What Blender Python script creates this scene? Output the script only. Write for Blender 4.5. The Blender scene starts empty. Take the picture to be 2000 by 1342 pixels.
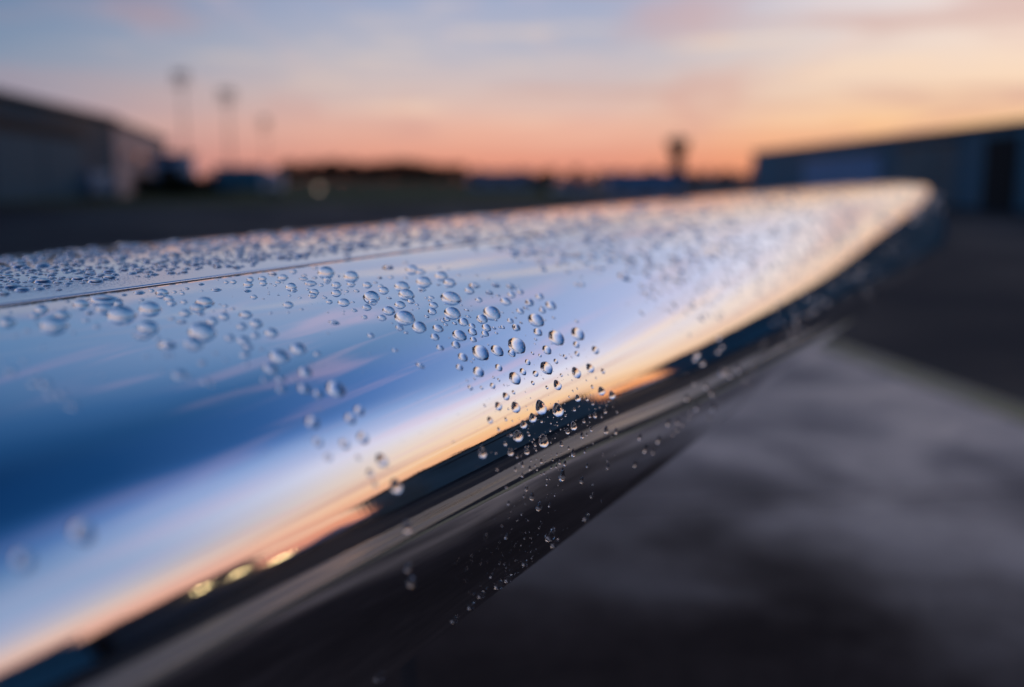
import bpy, bmesh, math, random
import numpy as np
from mathutils import Vector, Matrix
from mathutils.bvhtree import BVHTree

SC = bpy.context.scene
COL = SC.collection
random.seed(7)
RNG = np.random.default_rng(11)

# ------------------------------------------------------------------ camera
LENS = 35.0
FPX = 2000 * LENS / 36.0
PITCH = math.radians(9.32)
CAMH = 1.5
cd = bpy.data.cameras.new('camera')
cam = bpy.data.objects.new('camera', cd)
COL.objects.link(cam)
SC.camera = cam
cam.location = (0, 0, CAMH)
cam.rotation_euler = (math.radians(90) - PITCH, 0, 0)
cd.lens = LENS
cd.sensor_width = 36
cd.clip_start = 0.01
cd.clip_end = 5000
cd.dof.use_dof = True
cd.dof.focus_distance = 0.445
cd.dof.aperture_fstop = 3.4

# ------------------------------------------------------------------ sky
def lin(c):
    return tuple(((x / 255) / 12.92 if x / 255 <= 0.04045 else ((x / 255 + 0.055) / 1.055) ** 2.4) for x in c)

SUN_AZ = math.radians(39)
world = bpy.data.worlds.new('World')
SC.world = world
world.use_nodes = True
nt = world.node_tree
nt.nodes.clear()
N = nt.nodes.new
L = nt.links.new
def val(sock, v):
    if hasattr(v, 'links') or isinstance(v, bpy.types.NodeSocket):
        L(v, sock)
    else:
        sock.default_value = v
def m(op, a, b=0.0, clamp=False):
    n = N('ShaderNodeMath'); n.operation = op; n.use_clamp = clamp
    val(n.inputs[0], a); val(n.inputs[1], b)
    return n.outputs[0]
def mr(x, a, b, c, d, smooth=True):
    n = N('ShaderNodeMapRange'); n.interpolation_type = 'SMOOTHSTEP' if smooth else 'LINEAR'
    val(n.inputs[0], x)
    for i, v in enumerate((a, b, c, d)):
        n.inputs[i + 1].default_value = v
    return n.outputs[0]
def mix(f, a, b, t='MIX'):
    n = N('ShaderNodeMix'); n.data_type = 'RGBA'; n.blend_type = t
    val(n.inputs[0], f); val(n.inputs[6], a); val(n.inputs[7], b)
    return n.outputs[2]
tc = N('ShaderNodeTexCoord')
nrm = N('ShaderNodeVectorMath'); nrm.operation = 'NORMALIZE'; L(tc.outputs['Generated'], nrm.inputs[0])
sp = N('ShaderNodeSeparateXYZ'); L(nrm.outputs[0], sp.inputs[0])
X, Y, Z = sp.outputs
zc = m('MAXIMUM', Z, 0.0)
el = m('DIVIDE', m('ARCSINE', zc), math.pi / 2)
hl = m('SQRT', m('ADD', m('MULTIPLY', X, X), m('MULTIPLY', Y, Y)))
# towards the afterglow and on to the right the warm band stands higher
kk = m('MULTIPLY', mr(m('DIVIDE', X, m('MAXIMUM', hl, 1e-4)), 0.55, 0.86, 0, 1), 0.76)
fall = m('POWER', 2.718, m('MULTIPLY', m('MULTIPLY', el, el), -(90 / 40.0) ** 2))
el = m('MULTIPLY', el, m('SUBTRACT', 1.0, m('MULTIPLY', kk, fall)))
t = m('POWER', el, 0.5)
cosd = m('DIVIDE', m('ADD', m('MULTIPLY', X, math.sin(SUN_AZ)), m('MULTIPLY', Y, math.cos(SUN_AZ))), m('MAXIMUM', hl, 1e-4))
def ramp(stops):
    r = N('ShaderNodeValToRGB'); cr = r.color_ramp
    cr.interpolation = 'LINEAR'
    L(t, r.inputs[0])
    while len(cr.elements) > 1: cr.elements.remove(cr.elements[-1])
    for i, (e, c) in enumerate(stops):
        p = math.sqrt(e / 90)
        s = cr.elements[0] if i == 0 else cr.elements.new(p)
        s.position = p; s.color = (*lin(c), 1)
    return r.outputs[0]
far = ramp([(0, (160, 122, 132)), (1.2, (172, 134, 142)), (3, (165, 145, 158)), (6, (124, 144, 170)), (10, (84, 124, 164)), (15, (92, 130, 172)),
            (22, (70, 112, 160)), (32, (40, 84, 132)), (42, (24, 68, 116)), (56, (5, 38, 80)), (90, (30, 40, 64))])
mid = ramp([(0, (216, 134, 116)), (1.2, (230, 154, 130)), (2.8, (236, 180, 158)), (4.6, (218, 192, 184)), (7, (188, 186, 198)), (10.5, (156, 170, 202)), (15, (148, 167, 202)),
            (22, (132, 156, 194)), (29, (100, 134, 178)), (37, (58, 100, 150)), (45, (32, 74, 122)), (56, (8, 44, 88)), (90, (32, 42, 66))])
near = ramp([(0, (240, 136, 92)), (1.3, (252, 168, 108)), (3.0, (255, 204, 150)), (5.0, (252, 219, 188)), (8, (244, 224, 212)), (10, (238, 226, 226)), (13, (226, 225, 242)), (19, (182, 192, 228)),
             (27, (140, 166, 214)), (35, (84, 122, 182)), (42, (48, 90, 148)), (50, (22, 64, 114)), (60, (10, 48, 94)), (90, (32, 42, 66))])
w1 = mr(cosd, math.cos(math.radians(35)), math.cos(math.radians(5)), 0, 1)
w2 = mr(cosd, math.cos(math.radians(72)), math.cos(math.radians(40)), 0, 1)
base = mix(w1, mix(w2, far, mid), near)
# high thin clouds on a flat layer above
den = m('ADD', zc, 0.09)
cx = m('DIVIDE', X, den); cy = m('DIVIDE', Y, den)
cv = N('ShaderNodeCombineXYZ'); L(cx, cv.inputs[0]); L(cy, cv.inputs[1])
mp = N('ShaderNodeMapping'); L(cv.outputs[0], mp.inputs[0])
mp.inputs['Rotation'].default_value = (0, 0, math.radians(-28))
mp.inputs['Scale'].default_value = (1.7, 0.58, 1)
mp.inputs['Location'].default_value = (0.35, 0.2, 0)
cn = N('ShaderNodeTexNoise'); L(mp.outputs[0], cn.inputs['Vector'])
cn.inputs['Scale'].default_value = 2.3; cn.inputs['Detail'].default_value = 3; cn.inputs['Roughness'].default_value = 0.52
cn.inputs['Distortion'].default_value = 0.5
cf = mr(cn.outputs[0], 0.52, 0.70, 0, 1)
cfade = m('MULTIPLY', mr(Z, 0.04, 0.26, 0.15, 1.0), mr(Z, 0.62, 0.80, 1, 0))
ccol_n = mix(mr(Z, 0.06, 0.3, 0, 1), (*lin((255, 214, 190)), 1), (*lin((236, 190, 206)), 1))
ccol_f = mix(mr(Z, 0.06, 0.5, 0, 1), (*lin((206, 150, 156)), 1), (*lin((120, 122, 172)), 1))
ccol = mix(w2, ccol_f, ccol_n)
cl = mix(m('MULTIPLY', m('MULTIPLY', cf, cfade), 0.27), base, ccol)
# low dusky streaks
mp2 = N('ShaderNodeMapping'); L(cv.outputs[0], mp2.inputs[0])
mp2.inputs['Rotation'].default_value = (0, 0, math.radians(42))
mp2.inputs['Scale'].default_value = (0.9, 0.30, 1)
mp2.inputs['Location'].default_value = (3.1, 1.2, 0)
cn2 = N('ShaderNodeTexNoise'); L(mp2.outputs[0], cn2.inputs['Vector'])
cn2.inputs['Scale'].default_value = 1.3; cn2.inputs['Detail'].default_value = 4
dk = m('MULTIPLY', m('MULTIPLY', mr(cn2.outputs[0], 0.52, 0.70, 0, 1), mr(Z, 0.02, 0.06, 0, 1)), mr(Z, 0.10, 0.26, 1, 0))
fin = mix(m('MULTIPLY', dk, 0.55), cl, mix(w2, (*lin((150, 128, 144)), 1), (*lin((214, 160, 148)), 1)))
# level bands of cloud low over the afterglow
cv3 = N('ShaderNodeCombineXYZ')
L(m('MULTIPLY', X, 2.6), cv3.inputs[0]); L(m('MULTIPLY', Y, 2.6), cv3.inputs[1]); L(m('MULTIPLY', Z, 26.0), cv3.inputs[2])
cn3 = N('ShaderNodeTexNoise'); L(cv3.outputs[0], cn3.inputs['Vector'])
cn3.inputs['Scale'].default_value = 1.55; cn3.inputs['Detail'].default_value = 3; cn3.inputs['Roughness'].default_value = 0.5
bf = m('MULTIPLY', m('MULTIPLY', mr(Z, 0.02, 0.06, 0, 1), mr(Z, 0.22, 0.36, 1, 0)), mr(cosd, 0.45, 0.9, 0.25, 1))
fin = mix(m('MULTIPLY', m('MULTIPLY', mr(cn3.outputs[0], 0.53, 0.68, 0, 1), bf), 0.60), fin, (*lin((255, 222, 190)), 1))
fin = mix(m('MULTIPLY', m('MULTIPLY', mr(cn3.outputs[0], 0.46, 0.33, 0, 1), bf), 0.50), fin, (*lin((206, 160, 150)), 1))
bg = N('ShaderNodeBackground'); L(fin, bg.inputs[0]); bg.inputs[1].default_value = 1.0
wo = N('ShaderNodeOutputWorld'); L(bg.outputs[0], wo.inputs[0])

SC.view_settings.view_transform = 'Standard'
SC.view_settings.look = 'None'
SC.view_settings.exposure = 0
SC.view_settings.gamma = 1
cy_ = SC.cycles
cy_.use_denoising = True
cy_.max_bounces = 14
cy_.glossy_bounces = 10
cy_.transmission_bounces = 10
cy_.diffuse_bounces = 3
cy_.sample_clamp_indirect = 6
cy_.caustics_reflective = False
cy_.caustics_refractive = False

# ------------------------------------------------------------------ materials
def mat(name, color, rough=0.6, metal=0.0, noise=None, bump=None, spec=0.5, emit=None, coat=0.0):
    ma = bpy.data.materials.new(name); ma.use_nodes = True
    t = ma.node_tree; b = t.nodes['Principled BSDF']
    b.inputs['Base Color'].default_value = (*color, 1)
    b.inputs['Roughness'].default_value = rough
    b.inputs['Metallic'].default_value = metal
    b.inputs['Specular IOR Level'].default_value = spec
    if coat: b.inputs['Coat Weight'].default_value = coat
    if emit:
        b.inputs['Emission Color'].default_value = (*emit[0], 1); b.inputs['Emission Strength'].default_value = emit[1]
    tcn = t.nodes.new('ShaderNodeTexCoord')
    if noise:
        sc, lo, hi, rlo, rhi = noise
        n = t.nodes.new('ShaderNodeTexNoise'); n.inputs['Scale'].default_value = sc; n.inputs['Detail'].default_value = 6
        t.links.new(tcn.outputs['Object'], n.inputs['Vector'])
        r = t.nodes.new('ShaderNodeMapRange'); r.inputs[1].default_value = 0.35; r.inputs[2].default_value = 0.65
        r.inputs[3].default_value = lo; r.inputs[4].default_value = hi
        t.links.new(n.outputs[0], r.inputs[0])
        mx = t.nodes.new('ShaderNodeVectorMath'); mx.operation = 'SCALE'; mx.inputs[0].default_value = color
        t.links.new(r.outputs[0], mx.inputs['Scale']); t.links.new(mx.outputs[0], b.inputs['Base Color'])
        r2 = t.nodes.new('ShaderNodeMapRange'); r2.inputs[1].default_value = 0.35; r2.inputs[2].default_value = 0.65
        r2.inputs[3].default_value = rlo; r2.inputs[4].default_value = rhi
        t.links.new(n.outputs[0], r2.inputs[0]); t.links.new(r2.outputs[0], b.inputs['Roughness'])
    if bump:
        n = t.nodes.new('ShaderNodeTexNoise'); n.inputs['Scale'].default_value = bump[0]; n.inputs['Detail'].default_value = 4
        t.links.new(tcn.outputs['Object'], n.inputs['Vector'])
        bp = t.nodes.new('ShaderNodeBump'); bp.inputs['Distance'].default_value = bump[1]; bp.inputs['Strength'].default_value = bump[2]
        t.links.new(n.outputs[0], bp.inputs['Height']); t.links.new(bp.outputs[0], b.inputs['Normal'])
    return ma

def metal_mat(name, col, rough, wave):
    ma = bpy.data.materials.new(name); ma.use_nodes = True
    t = ma.node_tree; b = t.nodes['Principled BSDF']
    b.inputs['Base Color'].default_value = (*col, 1); b.inputs['Metallic'].default_value = 1
    tcn = t.nodes.new('ShaderNodeTexCoord')
    n = t.nodes.new('ShaderNodeTexNoise'); n.inputs['Scale'].default_value = 9; n.inputs['Detail'].default_value = 5
    t.links.new(tcn.outputs['Object'], n.inputs['Vector'])
    r = t.nodes.new('ShaderNodeMapRange'); r.inputs[1].default_value = 0.4; r.inputs[2].default_value = 0.7
    r.inputs[3].default_value = rough * 0.7; r.inputs[4].default_value = rough * 1.5
    t.links.new(n.outputs[0], r.inputs[0]); t.links.new(r.outputs[0], b.inputs['Roughness'])
    n2 = t.nodes.new('ShaderNodeTexNoise'); n2.inputs['Scale'].default_value = 420; n2.inputs['Detail'].default_value = 3
    t.links.new(tcn.outputs['Object'], n2.inputs['Vector'])
    n3 = t.nodes.new('ShaderNodeTexNoise'); n3.inputs['Scale'].default_value = 7; n3.inputs['Detail'].default_value = 2
    t.links.new(tcn.outputs['Object'], n3.inputs['Vector'])
    b1 = t.nodes.new('ShaderNodeBump'); b1.inputs['Distance'].default_value = 0.00002; b1.inputs['Strength'].default_value = wave
    t.links.new(n2.outputs[0], b1.inputs['Height'])
    b2 = t.nodes.new('ShaderNodeBump'); b2.inputs['Distance'].default_value = 0.0006; b2.inputs['Strength'].default_value = 0.5
    t.links.new(n3.outputs[0], b2.inputs['Height']); t.links.new(b1.outputs[0], b2.inputs['Normal'])
    t.links.new(b2.outputs[0], b.inputs['Normal'])
    return ma

M_METAL = metal_mat('polished_metal', (0.93, 0.94, 0.96), 0.035, 0.35)
M_METAL2 = metal_mat('satin_metal', (0.80, 0.82, 0.86), 0.09, 0.6)
M_SEAL = mat('dark_sealant', (0.02, 0.02, 0.022), 0.6)
M_RIB = mat('rib_metal', (0.2, 0.2, 0.2), 0.6, 0.5)
M_ASPHALT = mat('asphalt', (0.046, 0.037, 0.038), 0.8, spec=0.03, noise=(0.25, 0.65, 1.3, 0.5, 0.8), bump=(60, 0.004, 0.5))
M_GRASS = mat('grass', (0.095, 0.088, 0.012), 0.9, noise=(0.2, 0.6, 1.3, 0.8, 0.95), bump=(8, 0.08, 0.8), spec=0.2)
M_YELLOW = mat('yellow_paint', (0.66, 0.42, 0.15), 0.6, noise=(2.0, 0.6, 1.1, 0.5, 0.7))
M_BLUEWALL = mat('blue_cladding', (0.085, 0.240, 0.320), 0.6, spec=0.12, noise=(0.15, 0.75, 1.15, 0.5, 0.7))
M_BLUEDOOR = mat('pale_blue_door', (0.20, 0.42, 0.66), 0.5, spec=0.12)
M_TEAL = mat('teal_cladding', (0.190, 0.250, 0.260), 0.55, spec=0.12, noise=(0.2, 0.75, 1.2, 0.5, 0.7))
M_GREY = mat('grey_cladding', (0.13, 0.12, 0.13), 0.6, noise=(0.3, 0.8, 1.1, 0.5, 0.7))
M_BEIGE = mat('beige_cladding', (0.52, 0.42, 0.41), 0.7, noise=(0.3, 0.8, 1.1, 0.6, 0.8))
M_LBLUE0 = mat('navy_cladding', (0.016, 0.062, 0.110), 0.6, spec=0.12, noise=(0.15, 0.75, 1.15, 0.5, 0.7))
M_NAVYDOOR = mat('steel_blue_door', (0.024, 0.090, 0.150), 0.6, spec=0.12)
M_ROOF = mat('dark_roof', (0.05, 0.055, 0.065), 0.6, spec=0.12)
M_BLACK = mat('black_opening', (0.004, 0.004, 0.005), 0.8)
M_DARK = mat('dark_steel', (0.03, 0.03, 0.033), 0.5, 0.3)
M_WHITE = mat('white_paint', (0.75, 0.72, 0.74), 0.35, coat=0.4)
M_VANBLUE = mat('light_blue_paint', (0.16, 0.28, 0.42), 0.35, coat=0.4)
M_GLASSD = mat('dark_window', (0.01, 0.012, 0.015), 0.1)
M_RUBBER = mat('rubber', (0.015, 0.015, 0.015), 0.8)
M_LEAF = mat('dark_foliage', (0.020, 0.028, 0.016), 0.9, noise=(2.0, 0.5, 1.4, 0.8, 0.95), spec=0.2)
M_BARK = mat('bark', (0.04, 0.03, 0.025), 0.9)
M_GALV = mat('galvanised_steel', (0.16, 0.16, 0.17), 0.5, 0.4)
M_LAMP = mat('lit_lamp', (0.9, 0.8, 0.5), 0.4, emit=((1.0, 0.72, 0.34), 13))
M_SMALLLAMP = mat('lit_edge_lamp', (0.9, 0.8, 0.6), 0.4, emit=((1.0, 0.74, 0.56), 1.5))
M_BRICK = mat('brown_render', (0.12, 0.08, 0.06), 0.8)

def concrete():
    ma = bpy.data.materials.new('shaded_concrete'); ma.use_nodes = True
    t = ma.node_tree; b = t.nodes['Principled BSDF']
    tcn = t.nodes.new('ShaderNodeTexCoord')
    geo = t.nodes.new('ShaderNodeNewGeometry')
    def noise(sc, det, rgh=0.5, dist=0.0):
        n = t.nodes.new('ShaderNodeTexNoise'); n.inputs['Scale'].default_value = sc; n.inputs['Detail'].default_value = det
        n.inputs['Roughness'].default_value = rgh; n.inputs['Distortion'].default_value = dist
        t.links.new(geo.outputs['Position'], n.inputs['Vector']); return n.outputs[0]
    def rng(x, a, b_, c, d):
        n = t.nodes.new('ShaderNodeMapRange'); n.interpolation_type = 'SMOOTHSTEP'
        t.links.new(x, n.inputs[0])
        for i, v in enumerate((a, b_, c, d)): n.inputs[i + 1].default_value = v
        return n.outputs[0]
    def mth(op, a, b_):
        n = t.nodes.new('ShaderNodeMath'); n.operation = op
        for i, v in enumerate((a, b_)):
            if isinstance(v, bpy.types.NodeSocket): t.links.new(v, n.inputs[i])
            else: n.inputs[i].default_value = v
        return n.outputs[0]
    big = noise(0.8, 7, 0.6, 0.3)
    fine = noise(14, 8, 0.6)
    # painted shade and lost sheen on the ground under and around the aircraft
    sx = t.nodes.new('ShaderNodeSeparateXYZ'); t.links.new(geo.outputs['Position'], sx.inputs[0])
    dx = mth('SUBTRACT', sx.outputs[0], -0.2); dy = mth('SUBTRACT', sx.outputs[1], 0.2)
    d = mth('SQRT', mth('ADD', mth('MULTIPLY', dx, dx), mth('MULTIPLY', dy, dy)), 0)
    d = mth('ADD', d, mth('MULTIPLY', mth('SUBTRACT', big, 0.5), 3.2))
    shade_fade = rng(d, 2.9, 6.3, 0.0, 1.0)
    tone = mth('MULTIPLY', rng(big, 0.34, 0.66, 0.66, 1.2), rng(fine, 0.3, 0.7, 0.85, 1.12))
    tone = mth('MULTIPLY', tone, mth('ADD', mth('MULTIPLY', shade_fade, 0.76), 0.24))
    sc = t.nodes.new('ShaderNodeVectorMath'); sc.operation = 'SCALE'; sc.inputs[0].default_value = (0.560, 0.335, 0.255)
    t.links.new(tone, sc.inputs['Scale']); t.links.new(sc.outputs[0], b.inputs['Base Color'])
    t.links.new(rng(big, 0.35, 0.65, 0.55, 0.30), b.inputs['Roughness'])
    t.links.new(mth('MULTIPLY', shade_fade, 0.5), b.inputs['Specular IOR Level'])
    bp = t.nodes.new('ShaderNodeBump'); bp.inputs['Distance'].default_value = 0.004; bp.inputs['Strength'].default_value = 0.4
    t.links.new(fine, bp.inputs['Height']); t.links.new(bp.outputs[0], b.inputs['Normal'])
    return ma
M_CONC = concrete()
M_CONC2 = mat('dry_concrete', (0.20, 0.125, 0.085), 0.3, spec=0.7, noise=(0.9, 0.35, 1.4, 0.22, 0.5), bump=(30, 0.003, 0.4))

def water():
    ma = bpy.data.materials.new('rain_water'); ma.use_nodes = True
    b = ma.node_tree.nodes['Principled BSDF']
    b.inputs['Base Color'].default_value = (1, 1, 1, 1); b.inputs['Roughness'].default_value = 0.0
    b.inputs['IOR'].default_value = 1.333; b.inputs['Transmission Weight'].default_value = 1.0
    return ma
M_WATER = water()

# ------------------------------------------------------------------ helpers
class MB:
    def __init__(s): s.v = []; s.f = []
    def box(s, x0, x1, y0, y1, z0, z1):
        k = len(s.v)
        s.v += [(x0, y0, z0), (x1, y0, z0), (x1, y1, z0), (x0, y1, z0), (x0, y0, z1), (x1, y0, z1), (x1, y1, z1), (x0, y1, z1)]
        s.f += [tuple(k + i for i in q) for q in ((0, 3, 2, 1), (4, 5, 6, 7), (0, 1, 5, 4), (1, 2, 6, 5), (2, 3, 7, 6), (3, 0, 4, 7))]
        return s
    def prism(s, pts, z0, z1):
        k = len(s.v); n = len(pts)
        z0s = z0 if isinstance(z0, (list, tuple)) else [z0] * n
        z1s = z1 if isinstance(z1, (list, tuple)) else [z1] * n
        s.v += [(x, y, z) for (x, y), z in zip(pts, z0s)] + [(x, y, z) for (x, y), z in zip(pts, z1s)]
        s.f += [tuple(k + i for i in reversed(range(n))), tuple(k + n + i for i in range(n))]
        s.f += [(k + i, k + (i + 1) % n, k + n + (i + 1) % n, k + n + i) for i in range(n)]
        return s
    def tube(s, pts, radii, n=10, sy=1.0):
        k = len(s.v); P = [Vector(p) for p in pts]
        for i, p in enumerate(P):
            d = (P[min(i + 1, len(P) - 1)] - P[max(i - 1, 0)]).normalized()
            a = Vector((0, 0, 1)) if abs(d.z) < 0.9 else Vector((1, 0, 0))
            u = d.cross(a).normalized(); w = u.cross(d).normalized()
            for j in range(n):
                th = 2 * math.pi * j / n
                s.v.append(tuple(p + radii[i] * (u * math.cos(th) + w * sy * math.sin(th))))
        for i in range(len(P) - 1):
            for j in range(n):
                a = k + i * n + j; b = k + i * n + (j + 1) % n
                s.f.append((a, b, b + n, a + n))
        s.f.append(tuple(k + j for j in reversed(range(n)))); s.f.append(tuple(k + (len(P) - 1) * n + j for j in range(n)))
        return s
    def ball(s, c, r, sx=1, sy=1, sz=1, nu=10, nv=6):
        k = len(s.v)
        for i in range(nv + 1):
            ph = math.pi * i / nv
            for j in range(nu):
                th = 2 * math.pi * j / nu
                s.v.append((c[0] + r * sx * math.sin(ph) * math.cos(th), c[1] + r * sy * math.sin(ph) * math.sin(th), c[2] + r * sz * math.cos(ph)))
        for i in range(nv):
            for j in range(nu):
                a = k + i * nu + j; b = k + i * nu + (j + 1) % nu
                s.f.append((a, a + nu, b + nu, b))
        return s
    def build(s, name, material, parent=None, smooth=False, bevel=0):
        me = bpy.data.meshes.new(name); me.from_pydata(s.v, [], s.f); me.update()
        me.materials.append(material)
        if smooth: me.polygons.foreach_set('use_smooth', [True] * len(me.polygons))
        o = bpy.data.objects.new(name, me); COL.objects.link(o)
        if parent: o.parent = parent
        if bevel:
            md = o.modifiers.new('bevel', 'BEVEL'); md.width = bevel; md.segments = 2
        return o
def empty(name, loc=(0, 0, 0), rz=0.0):
    o = bpy.data.objects.new(name, None); COL.objects.link(o); o.location = loc; o.rotation_euler = (0, 0, rz)
    o.empty_display_size = 0.1
    return o
def tag(o, label, cat, group=None, kind=None):
    o['label'] = label; o['category'] = cat
    if group: o['group'] = group
    if kind: o['kind'] = kind
    return o
def copy_tree(o, parent=None):
    c = o.copy(); COL.objects.link(c)
    if parent: c.parent = parent
    for ch in list(o.children): copy_tree(ch, c)
    return c

# ------------------------------------------------------------------ ground
def sheet(name, pts, z, material, parent=None):
    me = bpy.data.meshes.new(name); me.from_pydata([(x, y, z) for x, y in pts], [], [tuple(range(len(pts)))]); me.update()
    me.materials.append(material); o = bpy.data.objects.new(name, me); COL.objects.link(o)
    if parent: o.parent = parent
    return o
g = sheet('ground', [(-2500, -2500), (2500, -2500), (2500, 2500), (-2500, 2500)], 0, M_ASPHALT); g['kind'] = 'structure'
gr = sheet('grass_field', [(-400, 58), (-14, 60), (6, 70), (4, 110), (30, 240), (400, 330), (1500, 900), (900, 2200), (-1600, 2200)], 0.004, M_GRASS)
gr['kind'] = 'structure'
# concrete apron of separate slabs, turned 8 degrees, its right edge painted
apron = MB(); AR = math.radians(7.9)
def ap(s, w):   # s along the edge, w to the left of it -> world xy
    ex, ey = -math.sin(AR), math.cos(AR)
    return (3.42 + ex * s - ey * w, 4.3 + ey * s + ex * w)
apb = MB(); apb.prism([ap(-22, -0.02), ap(4.95, -0.02), ap(4.95, 15.6), ap(-22, 15.6)][::1], -0.1, 0.002)
apo = apb.build('concrete_apron', M_RUBBER); apo['kind'] = 'structure'
for i in range(6):
    for j in range(4):
        s0 = 4.9 - 4.4 * (i + 1) + 0.012; s1 = s0 + 4.4 - 0.024
        w0 = j * 3.9 + 0.012; w1_ = w0 + 3.9 - 0.024
        b = MB(); b.prism([ap(s0, w0), ap(s1, w0), ap(s1, w1_), ap(s0, w1_)], -0.05, 0.012 + 0.001 * ((i * 3 + j) % 3))
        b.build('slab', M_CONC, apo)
el_ = MB(); el_.prism([ap(-22, -0.32), ap(4.9, -0.32), ap(4.9, -0.04), ap(-22, -0.04)], -0.02, 0.006)
eo = el_.build('edge_line', M_YELLOW); eo['kind'] = 'structure'

# second, dry concrete strip further right, parallel to the hangars
so = MB().prism([(4.35, -17), (7.7, -17), (7.7, 7.5), (4.35, 7.5)], -0.1, 0.002).build('concrete_strip', M_RUBBER); so['kind'] = 'structure'
for i in range(7):
    for j in range(2):
        x0 = 4.4 + j * 1.64 + .006; y0 = 7.45 - 3.5 * (i + 1) + .012
        MB().box(x0, x0 + 1.628, y0, y0 + 3.476, -.05, .012 + .001 * ((i + j) % 3)).build('slab', M_CONC2, so)
# ------------------------------------------------------------------ buildings
# long low hangar row on the right, facing -X
def side_hangar(x, y0, y1, depth, h, wall, label, name='hangar', eave=0.25, doors=(), dark=()):
    root = tag(empty(name, (x + depth / 2, (y0 + y1) / 2, 0)), label, 'hangar')
    hy = (y1 - y0) / 2; hd = depth / 2
    MB().box(-hd, hd, -hy, hy, 0, h).build('wall', wall, root)
    r = MB(); r.prism([(-hd - eave, -hy - eave), (hd + eave, -hy - eave), (hd + eave, hy + eave), (-hd - eave, hy + eave)], h + 0.002, h + 0.16)
    k = len(r.v); r.v += [(-hd - eave, -hy - eave, h + 0.16), (-hd - eave, hy + eave, h + 0.16), (hd + eave, hy + eave, h + 0.16), (hd + eave, -hy - eave, h + 0.16),
                          (0, -hy - eave, h + 0.16 + depth * 0.035), (0, hy + eave, h + 0.16 + depth * 0.035)]
    r.f += [(k, k + 4, k + 5, k + 1), (k + 4, k + 3, k + 2, k + 5), (k, k + 3, k + 4), (k + 1, k + 5, k + 2)]
    r.build('roof', M_ROOF, root)
    for (a, b_, hh, mt) in doors:
        yc = (y0 + y1) / 2
        n = max(1, int(round((b_ - a) / 3.0)))
        for q in range(n):
            ya = a + (b_ - a) * q / n; yb = a + (b_ - a) * (q + 1) / n
            MB().box(-hd - 0.06 - 0.05 * (q % 2), -hd - 0.003, ya - yc + 0.03, yb - yc - 0.03, 0.02, hh).build('door_panel', mt, root)
        MB().box(-hd - 0.18, -hd - 0.004, a - yc - 0.2, b_ - yc + 0.2, hh + 0.02, hh + 0.25).build('door_rail', M_DARK, root)
    for (a, b_, hh) in dark:
        yc = (y0 + y1) / 2
        MB().box(-hd - 0.05, -hd - 0.002, a - yc, b_ - yc, 0.01, hh).build('open_doorway', M_BLACK, root)
    return root
side_hangar(25.5, 29.5, 107, 4, 4.3, M_BLUEWALL, 'long low blue hangar row on the right with one tall black open doorway',
            doors=[(70, 88, 3.3, M_BLUEDOOR), (58, 67, 3.6, M_TEAL), (32, 47, 3.6, M_TEAL)], dark=[(50.9, 54.6, 3.75)])
hb = side_hangar(25.5, 14.2, 22.4, 4.5, 4.9, M_TEAL, 'teal hangar right of the camera, mirrored beside the orange gap in the metal',
            doors=[(15.2, 20.6, 3.9, M_TEAL)])
hc = side_hangar(28, 5.3, 9.7, 14, 4.7, M_GREY, 'grey hangar with lit wall lamps, mirrored near the lower left of the wing',
            doors=[(5.8, 9.6, 3.6, M_GREY)])
side_hangar(26, -5.5, 4.4, 14, 5.6, M_BLUEWALL, 'dark blue hangar mirrored in the lower left corner of the wing', dark=[(-2.0, 1.5, 4.2)])
side_hangar(30, -30, -7.5, 16, 6.0, M_TEAL, 'large dark teal hangar behind and right of the camera')
for yy, zz in ((7.85, 3.5), (8.95, 3.05)):
    r = tag(empty('wall_lamp', (27.93, yy, zz)), 'bright yellow wall lamp on the grey hangar, %s in the mirrored picture' % ('largest and leftmost glare' if yy < 8 else 'middle glare of three'), 'lamp', 'lit wall lamps')
    MB().box(-0.16, -0.003, -0.26, 0.26, 0.0, 0.12).build('lamp_housing', M_DARK, r)
    MB().box(-0.30, -0.17, -0.13, 0.13, -0.10, 0.08).build('lamp_glass', M_LAMP, r)
r = tag(empty('lamp_post', (27.0, 9.85, 0)), 'lamp post with a bright yellow head beside the grey hangar, rightmost glare of three', 'street lamp', 'lit wall lamps')
MB().tube([(0, 0, 0), (0, 0, 1.75)], [0.07, 0.05], 8).build('pole', M_DARK, r)
MB().box(-0.14, 0.08, -0.12, 0.12, 1.75, 1.93).build('lamp_head', M_LAMP, r)

# main hangar on the left, facing +X, with beige annex
root = tag(empty('hangar', (-46, 80, 0)), 'big dark blue hangar at the left edge with a beige annex', 'hangar')
MB().prism([(-12, -60), (14.5, -60), (12.0, -14), (8.0, 17), (-12, 17)], 0, 7.1).build('wall', M_LBLUE0, root)
MB().prism([(-13, -61), (15.1, -61), (12.5, -14), (8.4, 17.5), (-13, 17.5)], 7.105, 7.4).build('roof', M_ROOF, root)
M_LBLUE = M_LBLUE0
def on_wall(s0, s1, z0, z1, off, name, mt, par):  # plates on the wall between its two visible corners
    a = Vector((12.0, -14)); b_ = Vector((8.0, 17)); d = (b_ - a).normalized(); n = Vector((d.y, -d.x))
    p = a + d * s0; q = a + d * s1
    pts = [tuple(p + n * 0.003), tuple(p + n * off), tuple(q + n * off), tuple(q + n * 0.003)]
    return MB().prism(pts, z0, z1).build(name, mt, par)
on_wall(-16, 21, 4.75, 5.7, 0.03, 'door_header', M_BLACK, root)
for q in range(7):
    on_wall(-15.8 + 5.2 * q, -10.7 + 5.2 * q, 0.05, 4.7, 0.08 + 0.05 * (q % 2), 'door_panel', M_NAVYDOOR, root)
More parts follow.
